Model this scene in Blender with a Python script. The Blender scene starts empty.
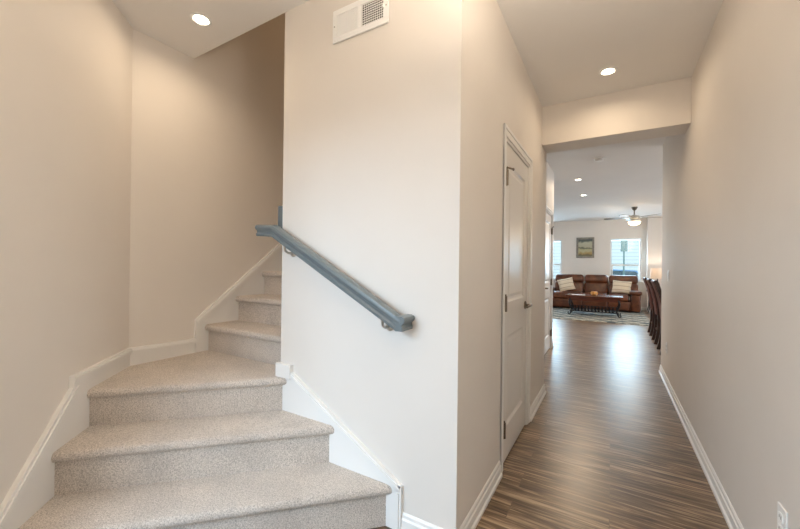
import bpy, bmesh, math, random
from mathutils import Vector, Matrix, Euler

random.seed(7)
C = bpy.context.scene.collection
SC = bpy.context.scene

# ------------------------------------------------------------------ camera
FPX = 356.88
YAW, PITCH, ROLL = map(math.radians, (30.6957, 0.1391, 0.6765))
F = Vector((-math.sin(YAW) * math.cos(PITCH), math.cos(YAW) * math.cos(PITCH), math.sin(PITCH)))
R0 = Vector((math.cos(YAW), math.sin(YAW), 0))
U0 = R0.cross(F)
RR = R0 * math.cos(ROLL) + U0 * math.sin(ROLL)
UU = U0 * math.cos(ROLL) - R0 * math.sin(ROLL)
cd = bpy.data.cameras.new('camera')
cd.sensor_width = 36.0
cd.lens = 36.0 * FPX / 800.0
cd.clip_start = 0.05
cam = bpy.data.objects.new('camera', cd)
cam.matrix_world = Matrix(((RR.x, UU.x, -F.x, 0), (RR.y, UU.y, -F.y, 0), (RR.z, UU.z, -F.z, 1.25), (0, 0, 0, 1)))
C.objects.link(cam)
SC.camera = cam

# ------------------------------------------------------------------ world, daylight, exposure
w = bpy.data.worlds.new('overcast_sky')
SC.world = w
w.use_nodes = True
bg = w.node_tree.nodes['Background']
bg.inputs['Color'].default_value = (0.75, 0.885, 1.0, 1)
bg.inputs['Strength'].default_value = 2.1
SC.view_settings.view_transform = 'Standard'
SC.view_settings.look = 'None'
SC.view_settings.exposure = 0.85
SC.view_settings.gamma = 1.0
SC.view_settings.use_curve_mapping = False
SC.cycles.max_bounces = 10
SC.cycles.diffuse_bounces = 6
SC.cycles.glossy_bounces = 4
SC.cycles.use_denoising = True
SC.cycles.sample_clamp_indirect = 4.0

DAY = (0.80, 0.91, 1.0)
WARM = (1.0, 0.77, 0.53)


def area(name, loc, target, sx, sy, power, col, spread=180):
    l = bpy.data.lights.new(name, 'AREA')
    l.shape = 'RECTANGLE'
    l.size, l.size_y = sx, sy
    l.energy = power
    l.color = col
    l.spread = math.radians(spread)
    o = bpy.data.objects.new(name, l)
    o.location = loc
    d = Vector(target) - Vector(loc)
    o.rotation_euler = d.to_track_quat('-Z', 'Y').to_euler()
    C.objects.link(o)
    return o


# daylight outside the front door opening, the far windows and the dining side glazing
area('daylight_front_door', (-1.36, -1.76, 2.34), (-0.95, 1.2, 0.6), 1.7, 0.62, 36, (0.52, 0.76, 1.0))
portal = area('front_door_portal', (-1.23, -0.42, 1.03), (0.77, 1.58, 1.03), 1.40, 2.05, 1, DAY)
portal.data.cycles.is_portal = True
area('daylight_dining_window', (4.9, 8.3, 1.4), (0, 8.3, 0.9), 4.4, 2.2, 8, DAY)
area('daylight_living_window', (-4.9, 10.0, 1.5), (0, 9.6, 0.9), 2.8, 1.8, 8, DAY)
area('daylight_back_window', (-0.7, 13.3, 1.7), (-0.5, 8, 0.2), 3.2, 1.5, 165, (0.58, 0.80, 1.0))

# ------------------------------------------------------------------ materials
def mat(name, col, rough=0.5, metal=0.0, spec=0.5):
    m = bpy.data.materials.new(name)
    m.use_nodes = True
    b = m.node_tree.nodes['Principled BSDF']
    b.inputs['Base Color'].default_value = (*col, 1)
    b.inputs['Roughness'].default_value = rough
    b.inputs['Metallic'].default_value = metal
    b.inputs['Specular IOR Level'].default_value = spec
    return m


def nd(m, t, **kw):
    n = m.node_tree.nodes.new(t)
    for k, v in kw.items():
        setattr(n, k, v)
    return n


def lk(m, a, b):
    m.node_tree.links.new(a, b)


def noise_mat(name, c1, c2, scale, rough=0.6, bump=0.0, bscale=None, detail=3, stretch=(1, 1, 1), metal=0.0, spec=0.5, dist=0.002):
    m = mat(name, c1, rough, metal, spec)
    b = m.node_tree.nodes['Principled BSDF']
    tc = nd(m, 'ShaderNodeTexCoord')
    mp = nd(m, 'ShaderNodeMapping')
    mp.inputs['Scale'].default_value = stretch
    lk(m, tc.outputs['Object'], mp.inputs['Vector'])
    n = nd(m, 'ShaderNodeTexNoise')
    n.inputs['Scale'].default_value = scale
    n.inputs['Detail'].default_value = detail
    lk(m, mp.outputs['Vector'], n.inputs['Vector'])
    r = nd(m, 'ShaderNodeValToRGB')
    r.color_ramp.elements[0].position = 0.33
    r.color_ramp.elements[1].position = 0.67
    r.color_ramp.elements[0].color = (*c1, 1)
    r.color_ramp.elements[1].color = (*c2, 1)
    lk(m, n.outputs['Fac'], r.inputs['Fac'])
    lk(m, r.outputs['Color'], b.inputs['Base Color'])
    if bump:
        n2 = nd(m, 'ShaderNodeTexNoise')
        n2.inputs['Scale'].default_value = bscale or scale
        n2.inputs['Detail'].default_value = 3
        lk(m, mp.outputs['Vector'], n2.inputs['Vector'])
        bp = nd(m, 'ShaderNodeBump')
        bp.inputs['Strength'].default_value = bump
        bp.inputs['Distance'].default_value = dist
        lk(m, n2.outputs['Fac'], bp.inputs['Height'])
        lk(m, bp.outputs['Normal'], b.inputs['Normal'])
    return m


def emit_mat(name, col, strength):
    m = mat(name, col, 0.5)
    b = m.node_tree.nodes['Principled BSDF']
    b.inputs['Emission Color'].default_value = (*col, 1)
    b.inputs['Emission Strength'].default_value = strength
    return m


M = {}
M['paint'] = noise_mat('greige_wall_paint', (0.78, 0.737, 0.688), (0.795, 0.752, 0.703), 3.0, 0.62, 0.12, 420, spec=0.3, dist=0.0006)
M['ceil'] = noise_mat('ceiling_paint', (0.82, 0.81, 0.80), (0.84, 0.83, 0.82), 2.0, 0.8, 0.1, 300, spec=0.2, dist=0.0006)
M['trim'] = mat('white_trim_paint', (0.87, 0.86, 0.84), 0.32)
M['door'] = mat('white_door_paint', (0.78, 0.755, 0.715), 0.33)
M['rail'] = noise_mat('blue_grey_rail_paint', (0.14, 0.170, 0.183), (0.149, 0.180, 0.193), 8, 0.3)
M['nickel'] = mat('satin_nickel', (0.52, 0.50, 0.46), 0.3, 1.0)
M['bronze'] = mat('aged_nickel', (0.24, 0.20, 0.155), 0.34, 1.0)
M['plastic'] = mat('white_plastic', (0.92, 0.92, 0.91), 0.35)
M['slot'] = mat('dark_slot', (0.02, 0.02, 0.02), 0.7)
M['ventdark'] = mat('duct_interior', (0.035, 0.032, 0.028), 0.8)
M['iron'] = mat('black_iron', (0.015, 0.016, 0.02), 0.38, 0.6)
M['darkwood'] = noise_mat('red_brown_wood', (0.058, 0.012, 0.0055), (0.115, 0.027, 0.012), 6, 0.26, stretch=(1, 12, 12))
M['chairwood'] = noise_mat('espresso_wood', (0.022, 0.010, 0.008), (0.04, 0.016, 0.011), 5, 0.3, stretch=(10, 10, 1))
M['chairleather'] = noise_mat('chair_brown_leather', (0.085, 0.022, 0.010), (0.13, 0.036, 0.016), 20, 0.38, 0.2, 160)
M['leather'] = noise_mat('brown_leather', (0.062, 0.017, 0.0055), (0.150, 0.044, 0.0145), 7, 0.33, 0.3, 120)
M['piping'] = mat('dark_brown_piping', (0.045, 0.016, 0.009), 0.45)
M['gold'] = noise_mat('golden_ceramic', (0.50, 0.20, 0.03), (0.68, 0.33, 0.06), 14, 0.3)
M['shade'] = mat('lampshade_linen', (0.86, 0.74, 0.60), 0.8)
M['shade'].node_tree.nodes['Principled BSDF'].inputs['Transmission Weight'].default_value = 0.0
M['fanblade'] = noise_mat('fan_blade_wood', (0.10, 0.085, 0.07), (0.15, 0.13, 0.11), 5, 0.5, stretch=(1, 10, 1))
M['lens'] = emit_mat('lit_lens', (1.0, 0.90, 0.74), 9.0)
M['bowl'] = emit_mat('lit_frosted_glass', (1.0, 0.82, 0.58), 2.2)
M['bulb'] = emit_mat('lit_bulb', (1.0, 0.82, 0.62), 4.0)
M['frame'] = noise_mat('weathered_grey_frame', (0.20, 0.185, 0.16), (0.30, 0.28, 0.24), 20, 0.5)
M['vinyl'] = mat('white_vinyl', (0.80, 0.82, 0.82), 0.35)
M['paper'] = mat('white_paper', (0.8, 0.8, 0.78), 0.6)
M['asphalt'] = noise_mat('asphalt', (0.10, 0.105, 0.11), (0.14, 0.145, 0.15), 20, 0.9)
M['carpaint'] = mat('blue_car_paint', (0.07, 0.16, 0.28), 0.25)
M['carglass'] = mat('car_glass', (0.03, 0.05, 0.06), 0.1)
M['tyre'] = mat('tyre_rubber', (0.02, 0.02, 0.02), 0.8)
M['signgrey'] = mat('grey_green_sign_back', (0.09, 0.15, 0.14), 0.5)
M['roofing'] = noise_mat('grey_shingles', (0.14, 0.14, 0.14), (0.22, 0.22, 0.22), 12, 0.9)


def glass():
    m = bpy.data.materials.new('window_glass')
    m.use_nodes = True
    nt = m.node_tree
    nt.nodes.remove(nt.nodes['Principled BSDF'])
    out = nt.nodes['Material Output']
    t = nd(m, 'ShaderNodeBsdfTransparent')
    t.inputs['Color'].default_value = (0.93, 0.97, 0.97, 1)
    g = nd(m, 'ShaderNodeBsdfGlossy')
    g.inputs['Roughness'].default_value = 0.03
    mx = nd(m, 'ShaderNodeMixShader')
    mx.inputs['Fac'].default_value = 0.012
    lk(m, t.outputs[0], mx.inputs[1])
    lk(m, g.outputs[0], mx.inputs[2])
    lk(m, mx.outputs[0], out.inputs['Surface'])
    return m


M['glass'] = glass()


def shade_linen():
    m = bpy.data.materials.new('translucent_shade')
    m.use_nodes = True
    nt = m.node_tree
    nt.nodes.remove(nt.nodes['Principled BSDF'])
    out = nt.nodes['Material Output']
    d = nd(m, 'ShaderNodeBsdfDiffuse')
    d.inputs['Color'].default_value = (0.85, 0.78, 0.70, 1)
    t = nd(m, 'ShaderNodeBsdfTranslucent')
    t.inputs['Color'].default_value = (0.86, 0.76, 0.66, 1)
    mx = nd(m, 'ShaderNodeMixShader')
    mx.inputs['Fac'].default_value = 0.55
    lk(m, d.outputs[0], mx.inputs[1])
    lk(m, t.outputs[0], mx.inputs[2])
    lk(m, mx.outputs[0], out.inputs['Surface'])
    return m


M['shade'] = shade_linen()


def carpet():
    m = mat('beige_carpet', (0.40, 0.32, 0.27), 0.95, 0, 0.1)
    b = m.node_tree.nodes['Principled BSDF']
    b.inputs['Sheen Weight'].default_value = 0.25
    b.inputs['Sheen Roughness'].default_value = 0.5
    tc = nd(m, 'ShaderNodeTexCoord')
    n = nd(m, 'ShaderNodeTexNoise')
    n.inputs['Scale'].default_value = 190
    n.inputs['Detail'].default_value = 5
    n.inputs['Roughness'].default_value = 0.75
    lk(m, tc.outputs['Object'], n.inputs['Vector'])
    r = nd(m, 'ShaderNodeValToRGB')
    e = r.color_ramp.elements
    e[0].position, e[0].color = 0.38, (0.42, 0.37, 0.325, 1)
    e[1].position, e[1].color = 0.62, (0.94, 0.87, 0.80, 1)
    k = r.color_ramp.elements.new(0.5)
    k.color = (0.74, 0.665, 0.595, 1)
    lk(m, n.outputs['Fac'], r.inputs['Fac'])
    n3 = nd(m, 'ShaderNodeTexNoise')
    n3.inputs['Scale'].default_value = 5
    n3.inputs['Detail'].default_value = 2
    lk(m, tc.outputs['Object'], n3.inputs['Vector'])
    r3 = nd(m, 'ShaderNodeValToRGB')
    r3.color_ramp.elements[0].position, r3.color_ramp.elements[0].color = 0.35, (0.88, 0.88, 0.88, 1)
    r3.color_ramp.elements[1].position, r3.color_ramp.elements[1].color = 0.65, (1, 1, 1, 1)
    lk(m, n3.outputs['Fac'], r3.inputs['Fac'])
    mx = nd(m, 'ShaderNodeMix', data_type='RGBA', blend_type='MULTIPLY')
    mx.inputs['Factor'].default_value = 1
    lk(m, r.outputs['Color'], mx.inputs['A'])
    lk(m, r3.outputs['Color'], mx.inputs['B'])
    lk(m, mx.outputs['Result'], b.inputs['Base Color'])
    bp = nd(m, 'ShaderNodeBump')
    bp.inputs['Strength'].default_value = 0.9
    bp.inputs['Distance'].default_value = 0.008
    lk(m, n.outputs['Fac'], bp.inputs['Height'])
    lk(m, bp.outputs['Normal'], b.inputs['Normal'])
    return m


M['carpet'] = carpet()


def planks():
    m = mat('grey_brown_plank_floor', (0.3, 0.2, 0.13), 0.36)
    b = m.node_tree.nodes['Principled BSDF']
    tc = nd(m, 'ShaderNodeTexCoord')
    br = nd(m, 'ShaderNodeTexBrick')
    br.offset = 0.37
    br.inputs['Scale'].default_value = 1.0
    br.inputs['Brick Width'].default_value = 1.2
    br.inputs['Row Height'].default_value = 0.15
    br.inputs['Mortar Size'].default_value = 0.0016
    br.inputs['Mortar Smooth'].default_value = 0.1
    br.inputs['Color1'].default_value = (0.0, 0, 0, 1)
    br.inputs['Color2'].default_value = (1, 1, 1, 1)
    br.inputs['Mortar'].default_value = (0.5, 0.5, 0.5, 1)
    lk(m, tc.outputs['Object'], br.inputs['Vector'])
    # per-plank offset for the grain
    sep = nd(m, 'ShaderNodeVectorMath', operation='MULTIPLY_ADD')
    sep.inputs[1].default_value = (5.3, 3.1, 0)
    lk(m, br.outputs['Color'], sep.inputs[0])
    lk(m, tc.outputs['Object'], sep.inputs[2])
    mp = nd(m, 'ShaderNodeMapping')
    mp.inputs['Scale'].default_value = (1.3, 22, 1)
    lk(m, sep.outputs[0], mp.inputs['Vector'])
    n = nd(m, 'ShaderNodeTexNoise')
    n.inputs['Scale'].default_value = 1.6
    n.inputs['Detail'].default_value = 7
    n.inputs['Roughness'].default_value = 0.62
    n.inputs['Distortion'].default_value = 1.3
    lk(m, mp.outputs['Vector'], n.inputs['Vector'])
    r = nd(m, 'ShaderNodeValToRGB')
    e = r.color_ramp.elements
    e[0].position, e[0].color = 0.32, (0.038, 0.022, 0.012, 1)
    e[1].position, e[1].color = 0.69, (0.50, 0.38, 0.255, 1)
    k = e.new(0.5)
    k.color = (0.155, 0.098, 0.056, 1)
    lk(m, n.outputs['Fac'], r.inputs['Fac'])
    tone = nd(m, 'ShaderNodeMix', data_type='RGBA', blend_type='MULTIPLY')
    tone.inputs['Factor'].default_value = 1.0
    rr = nd(m, 'ShaderNodeValToRGB')
    rr.color_ramp.elements[0].color = (0.80, 0.80, 0.80, 1)
    rr.color_ramp.elements[1].color = (1.08, 1.06, 1.04, 1)
    lk(m, br.outputs['Color'], rr.inputs['Fac'])
    lk(m, r.outputs['Color'], tone.inputs['A'])
    lk(m, rr.outputs['Color'], tone.inputs['B'])
    seam = nd(m, 'ShaderNodeMix', data_type='RGBA')
    lk(m, br.outputs['Fac'], seam.inputs['Factor'])
    lk(m, tone.outputs['Result'], seam.inputs['A'])
    seam.inputs['B'].default_value = (0.12, 0.08, 0.052, 1)
    lk(m, seam.outputs['Result'], b.inputs['Base Color'])
    rg = nd(m, 'ShaderNodeMapRange')
    rg.inputs['To Min'].default_value = 0.27
    rg.inputs['To Max'].default_value = 0.38
    lk(m, n.outputs['Fac'], rg.inputs['Value'])
    lk(m, rg.outputs['Result'], b.inputs['Roughness'])
    bp = nd(m, 'ShaderNodeBump')
    bp.inputs['Strength'].default_value = 0.25
    bp.inputs['Distance'].default_value = 0.0015
    lk(m, n.outputs['Fac'], bp.inputs['Height'])
    lk(m, bp.outputs['Normal'], b.inputs['Normal'])
    return m


M['floor'] = planks()


def rug_mat():
    m = mat('patterned_rug', (0.4, 0.42, 0.42), 0.95, 0, 0.1)
    b = m.node_tree.nodes['Principled BSDF']
    tc = nd(m, 'ShaderNodeTexCoord')
    mp = nd(m, 'ShaderNodeMapping')
    mp.inputs['Rotation'].default_value = (0, 0, math.radians(45))
    mp.inputs['Scale'].default_value = (3.2, 3.2, 1)
    lk(m, tc.outputs['Object'], mp.inputs['Vector'])
    br = nd(m, 'ShaderNodeTexBrick')
    br.offset = 0
    br.inputs['Scale'].default_value = 1
    br.inputs['Brick Width'].default_value = 1
    br.inputs['Row Height'].default_value = 1
    br.inputs['Mortar Size'].default_value = 0.09
    br.inputs['Color1'].default_value = (0.11, 0.15, 0.18, 1)
    br.inputs['Color2'].default_value = (0.27, 0.28, 0.26, 1)
    br.inputs['Mortar'].default_value = (0.62, 0.60, 0.53, 1)
    lk(m, mp.outputs['Vector'], br.inputs['Vector'])
    n = nd(m, 'ShaderNodeTexNoise')
    n.inputs['Scale'].default_value = 30
    n.inputs['Detail'].default_value = 3
    lk(m, tc.outputs['Object'], n.inputs['Vector'])
    r = nd(m, 'ShaderNodeValToRGB')
    r.color_ramp.elements[0].position, r.color_ramp.elements[0].color = 0.3, (0.6, 0.6, 0.6, 1)
    r.color_ramp.elements[1].position, r.color_ramp.elements[1].color = 0.7, (1.1, 1.1, 1.1, 1)
    lk(m, n.outputs['Fac'], r.inputs['Fac'])
    mx = nd(m, 'ShaderNodeMix', data_type='RGBA', blend_type='MULTIPLY')
    mx.inputs['Factor'].default_value = 1
    lk(m, br.outputs['Color'], mx.inputs['A'])
    lk(m, r.outputs['Color'], mx.inputs['B'])
    lk(m, mx.outputs['Result'], b.inputs['Base Color'])
    return m


M['rug'] = rug_mat()


def stripe_mat(name, base, line, freq, width, axis=2, rough=0.8):
    """thin lines repeating along one object axis (lap siding, woven cushion stripes)"""
    m = mat(name, base, rough)
    b = m.node_tree.nodes['Principled BSDF']
    tc = nd(m, 'ShaderNodeTexCoord')
    sp = nd(m, 'ShaderNodeSeparateXYZ')
    lk(m, tc.outputs['Object'], sp.inputs[0])
    mu = nd(m, 'ShaderNodeMath', operation='MULTIPLY')
    mu.inputs[1].default_value = freq
    lk(m, sp.outputs[axis], mu.inputs[0])
    fr = nd(m, 'ShaderNodeMath', operation='FRACT')
    lk(m, mu.outputs[0], fr.inputs[0])
    lt = nd(m, 'ShaderNodeMath', operation='LESS_THAN')
    lt.inputs[1].default_value = width
    lk(m, fr.outputs[0], lt.inputs[0])
    mx = nd(m, 'ShaderNodeMix', data_type='RGBA')
    lk(m, lt.outputs[0], mx.inputs['Factor'])
    mx.inputs['A'].default_value = (*base, 1)
    mx.inputs['B'].default_value = (*line, 1)
    lk(m, mx.outputs['Result'], b.inputs['Base Color'])
    return m


M['siding'] = stripe_mat('pale_lap_siding', (0.50, 0.52, 0.50), (0.30, 0.33, 0.33), 5.0, 0.13)
M['pillow'] = stripe_mat('cream_striped_cloth', (0.70, 0.60, 0.46), (0.38, 0.27, 0.18), 8.5, 0.14, 1, 0.9)


def picture_mat():
    m = mat('landscape_canvas', (0.5, 0.5, 0.4), 0.6)
    b = m.node_tree.nodes['Principled BSDF']
    tc = nd(m, 'ShaderNodeTexCoord')
    sp = nd(m, 'ShaderNodeSeparateXYZ')
    lk(m, tc.outputs['Object'], sp.inputs[0])
    n = nd(m, 'ShaderNodeTexNoise')
    n.inputs['Scale'].default_value = 9
    n.inputs['Detail'].default_value = 4
    lk(m, tc.outputs['Object'], n.inputs['Vector'])
    ad = nd(m, 'ShaderNodeMath', operation='MULTIPLY_ADD')
    ad.inputs[1].default_value = 0.16
    lk(m, n.outputs['Fac'], ad.inputs[0])
    lk(m, sp.outputs[2], ad.inputs[2])
    mr = nd(m, 'ShaderNodeMapRange')
    mr.inputs['From Min'].default_value = -0.17
    mr.inputs['From Max'].default_value = 0.33
    lk(m, ad.outputs[0], mr.inputs['Value'])
    r = nd(m, 'ShaderNodeValToRGB')
    e = r.color_ramp.elements
    e[0].position, e[0].color = 0.0, (0.16, 0.15, 0.09, 1)
    e[1].position, e[1].color = 1.0, (0.10, 0.12, 0.11, 1)
    for p, c in ((0.14, (0.42, 0.30, 0.12, 1)), (0.26, (0.50, 0.47, 0.30, 1)), (0.40, (0.46, 0.44, 0.26, 1)), (0.47, (0.11, 0.12, 0.08, 1)),
                 (0.54, (0.46, 0.45, 0.32, 1)), (0.8, (0.50, 0.50, 0.38, 1)), (0.9, (0.13, 0.15, 0.13, 1))):
        k = e.new(p)
        k.color = c
    lk(m, mr.outputs['Result'], r.inputs['Fac'])
    lk(m, r.outputs['Color'], b.inputs['Base Color'])
    return m


M['picture'] = picture_mat()

# ------------------------------------------------------------------ mesh helpers
def obj(name, bm, m, parent=None, smooth=False, loc=None):
    me = bpy.data.meshes.new(name)
    bmesh.ops.recalc_face_normals(bm, faces=bm.faces[:])
    bm.to_mesh(me)
    bm.free()
    for mm in (m if isinstance(m, (list, tuple)) else [m]):
        me.materials.append(M[mm])
    if smooth:
        me.polygons.foreach_set('use_smooth', [True] * len(me.polygons))
        if smooth != 'all':
            try:
                me.set_sharp_from_angle(angle=math.radians(40))
            except Exception:
                pass
    o = bpy.data.objects.new(name, me)
    C.objects.link(o)
    if loc:
        o.location = loc
    if parent:
        o.parent = parent
    return o


def tag(o, label, cat, group=None, kind=None):
    o['label'] = label
    o['category'] = cat
    if group:
        o['group'] = group
    if kind:
        o['kind'] = kind
    return o


def thing(name, label, cat, loc=(0, 0, 0), rz=0, group=None):
    o = bpy.data.objects.new(name, None)
    o.empty_display_size = 0.1
    C.objects.link(o)
    o.location = loc
    o.rotation_euler = (0, 0, rz)
    return tag(o, label, cat, group)


def struct(name, bm, m, label, cat, parent=None, smooth=False):
    o = obj(name, bm, m, parent, smooth)
    o['kind'] = 'structure'
    if not parent:
        o['label'] = label
        o['category'] = cat
    return o


def B():
    return bmesh.new()


def box(bm, x0, x1, y0, y1, z0, z1, bev=0.0, seg=2, mtx=None):
    g = bmesh.ops.create_cube(bm, size=1.0)
    vs = g['verts']
    for v in vs:
        v.co = Vector(((x0 + x1) / 2 + v.co.x * (x1 - x0), (y0 + y1) / 2 + v.co.y * (y1 - y0), (z0 + z1) / 2 + v.co.z * (z1 - z0)))
    if bev > 0:
        es = list({e for v in vs for e in v.link_edges})
        r = bmesh.ops.bevel(bm, geom=es, offset=bev, segments=seg, profile=0.5, affect='EDGES')
        vs = [v for v in r['verts']] + [v for v in vs if v.is_valid]
        vs = list(set(vs))
    if mtx is not None:
        bmesh.ops.transform(bm, matrix=mtx, verts=vs)
    return vs


def prism(bm, pts, ext):
    """polygon of 3-D points extruded by a vector"""
    ext = Vector(ext)
    a = [bm.verts.new(Vector(p)) for p in pts]
    b = [bm.verts.new(Vector(p) + ext) for p in pts]
    n = len(pts)
    bm.faces.new(a)
    bm.faces.new(b[::-1])
    for i in range(n):
        bm.faces.new((a[i], b[i], b[(i + 1) % n], a[(i + 1) % n]))
    return a, b


def lathe(bm, prof, cx=0, cy=0, seg=24, axis='z', base=(0, 0, 0)):
    rings = []
    for r, z in prof:
        ring = []
        for k in range(seg):
            t = 2 * math.pi * k / seg
            c, s = math.cos(t) * max(r, 1e-4), math.sin(t) * max(r, 1e-4)
            if axis == 'z':
                p = (cx + c, cy + s, z)
            elif axis == 'x':
                p = (base[0] + z, base[1] + c, base[2] + s)
            else:
                p = (base[0] + c, base[1] + z, base[2] + s)
            ring.append(bm.verts.new(p))
        rings.append(ring)
    for a, b in zip(rings, rings[1:]):
        for k in range(seg):
            bm.faces.new((a[k], a[(k + 1) % seg], b[(k + 1) % seg], b[k]))
    bm.faces.new(rings[0][::-1])
    bm.faces.new(rings[-1])


def tube(bm, pts, r, seg=10, radii=None):
    pts = [Vector(p) for p in pts]
    n = len(pts)
    rings = []
    prev = None
    for i, p in enumerate(pts):
        t = (pts[min(i + 1, n - 1)] - pts[max(i - 1, 0)]).normalized()
        if prev is None:
            up = Vector((0, 0, 1)) if abs(t.z) < 0.9 else Vector((1, 0, 0))
            s = t.cross(up).normalized()
        else:
            s = (prev - t * prev.dot(t)).normalized()
        prev = s
        u = s.cross(t)
        rad = radii[i] if radii else r
        rings.append([bm.verts.new(p + (s * math.cos(2 * math.pi * k / seg) + u * math.sin(2 * math.pi * k / seg)) * rad) for k in range(seg)])
    for a, b in zip(rings, rings[1:]):
        for k in range(seg):
            bm.faces.new((a[k], a[(k + 1) % seg], b[(k + 1) % seg], b[k]))
    bm.faces.new(rings[0][::-1])
    bm.faces.new(rings[-1])


def extr(bm, prof, p0, p1, n0=None, n1=None, up=(0, 0, 1)):
    """profile (side, up) run straight from p0 to p1, its ends cut by planes with normals n0, n1"""
    p0, p1 = Vector(p0), Vector(p1)
    t = (p1 - p0).normalized()
    s = t.cross(Vector(up)).normalized()
    u = s.cross(t)
    def ring(p, n):
        n = Vector(n) if n is not None else t
        out = []
        for a, b in prof:
            o = s * a + u * b
            out.append(bm.verts.new(p + o - t * (o.dot(n) / t.dot(n))))
        return out
    A, Bv = ring(p0, n0), ring(p1, n1)
    k = len(prof)
    bm.faces.new(A)
    bm.faces.new(Bv[::-1])
    for i in range(k):
        bm.faces.new((A[i], Bv[i], Bv[(i + 1) % k], A[(i + 1) % k]))


def mould(bm, path, prof, z=0.0):
    """baseboard: profile (out, up) along a plan polyline, offset to the left of travel, mitred"""
    P = [Vector((p[0], p[1])) for p in path]
    n = len(P)
    rings = []
    for i in range(n):
        def nrm(a, b):
            d = (b - a).normalized()
            return Vector((-d.y, d.x))
        if i == 0:
            m = nrm(P[0], P[1])
        elif i == n - 1:
            m = nrm(P[-2], P[-1])
        else:
            a, b = nrm(P[i - 1], P[i]), nrm(P[i], P[i + 1])
            m = (a + b) / (1 + a.dot(b))
        rings.append([bm.verts.new((P[i].x + m.x * o, P[i].y + m.y * o, z + h)) for o, h in prof])
    k = len(prof)
    for a, b in zip(rings, rings[1:]):
        for j in range(k):
            bm.faces.new((a[j], b[j], b[(j + 1) % k], a[(j + 1) % k]))
    bm.faces.new(rings[0])
    bm.faces.new(rings[-1][::-1])


BASE = [(0, 0), (0.021, 0), (0.021, 0.016), (0.013, 0.024), (0.013, 0.062), (0.008, 0.069), (0.008, 0.083), (0.003, 0.092), (0, 0.092)]

# ------------------------------------------------------------------ plan (metres)
XR, XL = 0.518, -0.569          # hall side walls
YH = 1.459                       # wall with the handrail
XB, YC = -2.636, 1.074           # stair back wall and the corner where the angled wall starts
XE = -1.678                      # end of the handrail wall
YB0, YB1, ZB = 3.52, 3.79, 2.382  # beam over the hall
HC = 2.74
X2, Y2E = -0.80, 6.10            # recessed hall wall with the second door
YRE = 5.32                       # end of the right wall
YF = 12.8                        # living room back wall
RISE = 0.197
Q = math.sqrt(0.5)
def w45(s, out=0.0):             # point on the angled left wall, s metres from the corner
    return (XB + Q * s + Q * out, YC - Q * s + Q * out)

# ------------------------------------------------------------------ structure
b = B(); box(b, -4.6, 4.6, -1.6, 13.0, -0.12, 0.0)
struct('floor', b, 'floor', 'grey brown wood plank floor running through the hall and living room', 'floor')

b = B()
box(b, -2.9, 0.64, -1.6, YH, HC, HC + 0.1)
box(b, XE, 0.64, YH, 6.1, HC, HC + 0.1)
box(b, -4.6, XE, 5.42, 6.1, HC, HC + 0.1)
box(b, 0.64, 4.6, 5.3, 6.1, HC, HC + 0.1)
box(b, -4.6, 4.6, 6.1, 13.0, HC, HC + 0.1)
struct('ceiling', b, 'ceil', 'flat painted ceiling over the entry, hall and living room', 'ceiling')
b = B(); box(b, XB - 0.12, XE + 0.12, YH - 0.12, 5.42, 5.2, 5.3)
struct('ceiling_stairwell', b, 'ceil', 'ceiling high above the upper stair flight', 'ceiling')

b = B(); box(b, XR, 0.64, -1.6, YRE, 0, HC)
struct('wall_right', b, 'paint', 'long plain beige wall along the right side of the hall', 'wall')
b = B(); box(b, XE, XL, YH, YH + 0.116, 0, HC)
struct('wall_center', b, 'paint', 'pale wall between stairs and hall, carrying the grey handrail and vent', 'wall')
b = B(); box(b, XE, XE + 0.116, YH + 0.116, 5.42, 0, 5.2); box(b, XE, XE + 0.116, YH, YH + 0.116, HC + 0.1, 5.2)
struct('wall_stairwell', b, 'paint', 'inner wall beside the upper stair flight, hidden behind the handrail wall', 'wall')
b = B(); box(b, XB - 0.12, XB, YC, 5.42, 0, 5.2)
struct('wall_back', b, 'paint', 'beige wall beside the landing and upper stair flight', 'wall')
b = B(); box(b, XB, XE, YH - 0.12, YH, HC + 0.1, 5.2)
struct('wall_header', b, 'paint', 'wall above the edge of the entry ceiling at the stairwell', 'wall')
b = B(); box(b, XB, XE, 5.3, 5.42, 0, 5.2)
struct('wall_stair_end', b, 'paint', 'wall at the far end of the stairwell', 'wall')
S45 = 3.62
SD0, SD1 = 1.35, 2.76              # front door opening in the angled wall
b = B()
for sa, sb, za, zb in ((0, SD0, 0, HC), (SD1, S45, 0, HC), (SD0, SD1, 2.06, HC)):
    p0, p1, p2, p3 = w45(sa), w45(sb), w45(sb, -0.12), w45(sa - (0.05 if sa == 0 else 0), -0.12)
    prism(b, [(p0[0], p0[1], za), (p1[0], p1[1], za), (p2[0], p2[1], za), (p3[0], p3[1], za)], (0, 0, zb - za))
struct('wall_left', b, 'paint', 'angled beige wall left of the lower carpeted steps', 'wall')
b = B(); box(b, -0.20, XR, -1.6, -1.48, 0, HC)
struct('wall_front', b, 'paint', 'short entry wall behind the camera', 'wall')
b = B()
D1a, D1b, DT = 2.215, 2.957, 2.05
box(b, XL - 0.11, XL, YH + 0.116, D1a, 0, HC); box(b, XL - 0.11, XL, D1b, YB1 - 0.11, 0, HC); box(b, XL - 0.11, XL, D1a, D1b, DT, HC)
box(b, X2 - 0.11, XL, YB1 - 0.11, YB1, 0, HC)
struct('wall_hall_left', b, 'paint', 'left hall wall holding the nearer white door', 'wall')
b = B()
D2a, D2b = 5.20, 5.925
box(b, X2 - 0.11, X2, YB1, D2a, 0, HC); box(b, X2 - 0.11, X2, D2b, Y2E, 0, HC); box(b, X2 - 0.11, X2, D2a, D2b, DT, HC)
struct('wall_hall_recess', b, 'paint', 'set back left hall wall holding the farther white door', 'wall')
b = B(); box(b, XL, XR, YB0, YB1, ZB, HC)
struct('beam', b, 'paint', 'dropped beam across the hall ceiling', 'beam')
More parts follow.
